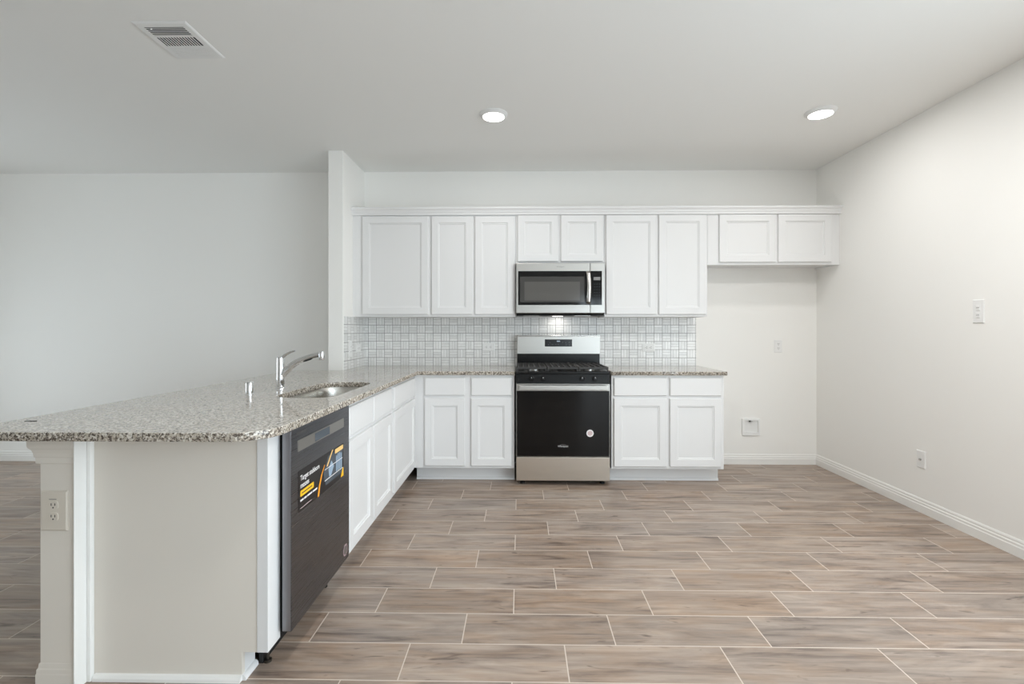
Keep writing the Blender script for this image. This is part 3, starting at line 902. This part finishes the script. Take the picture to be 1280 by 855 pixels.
# water supply box in the fridge space
r = thing('water_supply_box', (2.156, BY, .35), 'white recessed water supply box low on the fridge-space wall', 'valve box')
f = mapf('front', BY)
bm = B()
x0, x1, z0, z1 = 2.076, 2.240, .272, .428
for (a, b, c, d) in ((x0, x0+.022, z0, z1), (x1-.018, x1, z0, z1), (x0+.022, x1-.018, z1-.018, z1), (x0+.022, x1-.018, z0, z0+.030)):
    box(bm, a, b, BY-.016, BY-.0005, c, d, .001)
obj('frame', bm, M['plastic'], r)
bm = B(); box(bm, x0+.022, x1-.018, BY-.0035, BY-.0005, z0+.030, z1-.018); obj('back_panel', bm, M['gloss_white'], r)
bm = B(); cyl(bm, (2.150, BY-.016, .405), (2.150, BY-.004, .405), .007, seg=16); box(bm, 2.138, 2.150, BY-.018, BY-.008, .397, .409, .002)
vv = obj('valve', bm, M['brass'], r)
bm = B(); box(bm, 2.150, 2.168, BY-.020, BY-.014, .401, .409, .001); obj('valve_handle', bm, M['chrome'], vv)

# ------------------------------------------------------------------ ceiling fixtures
def can(x, y, label, energy=5.0):
    r = thing('recessed_light', (x, y, CZ), label, 'ceiling light', 'recessed ceiling lights')
    bm = B()
    prof = [(.098, 0), (.098, -.004), (.092, -.009), (.076, -.021), (.074, -.021)]
    seg = 48; rings = []
    for rr, h in prof: rings.append([bm.verts.new((x+rr*math.cos(2*PI*k/seg), y+rr*math.sin(2*PI*k/seg), CZ+h)) for k in range(seg)])
    for i in range(len(rings)-1):
        for k in range(seg): bm.faces.new((rings[i][k], rings[i][(k+1) % seg], rings[i+1][(k+1) % seg], rings[i+1][k]))
    obj('trim_ring', bm, M['gloss_white'], r, True)
    bm = B(); lathe(bm, [(.0745, -.010), (.0745, -.0205)], (x, y, CZ), seg=48); obj('lens', bm, M['lens'], r)
    l = bpy.data.lights.new('can_lamp', 'AREA'); l.shape = 'DISK'; l.size = .13; l.energy = energy; l.color = (1, .985, .96)
    o = bpy.data.objects.new('can_lamp', l); COL.objects.link(o); o.location = (x, y, CZ-.022)
can(-.183, 3.335, 'round recessed ceiling light above the range aisle, left of the two')
can(2.063, 3.335, 'round recessed ceiling light near the right wall, right of the two')

can(1.6, 1.9, 'round recessed ceiling light added out of view to brighten the right wall', 28)  # extra fixture out of view, added to lift the right wall
can(-.183, 1.1, 'round recessed ceiling light added out of view left of centre to brighten the floor', 10)  # another added fixture out of view, brightening floor and counters

r = thing('ceiling_vent', (-1.75, 2.46, CZ), 'white three-way ceiling air register with dark slats', 'vent')
VX0, VX1, VY0, VY1 = -1.885, -1.620, 2.30, 2.615
fd = mapf('down', CZ)
bm = B()
ix0, ix1, iy0, iy1 = VX0+.034, VX1-.034, VY0+.034, VY1-.034
outerp = [(VX0, VY0), (VX1, VY0), (VX1, VY1), (VX0, VY1)]
innerp = [(ix0, iy0), (ix1, iy0), (ix1, iy1), (ix0, iy1)]
rs = [[bm.verts.new(fd(a, b, h)) for a, b in P] for P, h in ((outerp, 0), (outerp, .004), ([(a+(.007 if a == VX0 else -.007), b+(.007 if b == VY0 else -.007)) for a, b in outerp], .009), (innerp, .009), (innerp, .001))]
for i in range(4):
    for k in range(4): bm.faces.new((rs[i][k], rs[i][(k+1) % 4], rs[i+1][(k+1) % 4], rs[i+1][k]))
obj('frame', bm, M['gloss_white'], r)
bm = B(); box(bm, ix0, ix1, iy0, iy1, CZ-.0068, CZ-.0003); obj('duct_opening', bm, M['dark'], r)
ys = (iy0, iy0+.070, iy0+.082, iy0+.158, iy0+.168, iy1)
for a, b in ((ys[1], ys[2]), (ys[3], ys[4])):
    bm = B(); box(bm, ix0, ix1, a, b, CZ-.009, CZ-.0015); obj('divider', bm, M['gloss_white'], r)
for k in range(5):
    yy = ys[0]+.008+k*.0135
    bm = B(); box(bm, ix0, ix1, yy, yy+.0045, CZ-.0078, CZ-.0069); obj('slat', bm, M['gloss_white'], r)
for k in range(13):
    xx = ix0+.008+k*(ix1-ix0-.012)/13
    bm = B(); box(bm, xx, xx+.0055, ys[2], ys[3], CZ-.0078, CZ-.0069); obj('slat', bm, M['gloss_white'], r)
for k in range(6):
    yy = ys[4]+.001+k*.0130
    bm = B(); prism(bm, [(yy, CZ-.0088), (yy+.0128, CZ-.0078), (yy+.0128, CZ-.0070), (yy, CZ-.0078)], lambda u, v, w_: (w_, u, v), ix0, ix1); obj('slat', bm, M['gloss_white'], r)
bm = B(); box(bm, ix0+.030, ix0+.036, iy0+.004, iy0+.010, CZ-.018, CZ-.008, .001); obj('damper_lever', bm, M['gloss_white'], r)
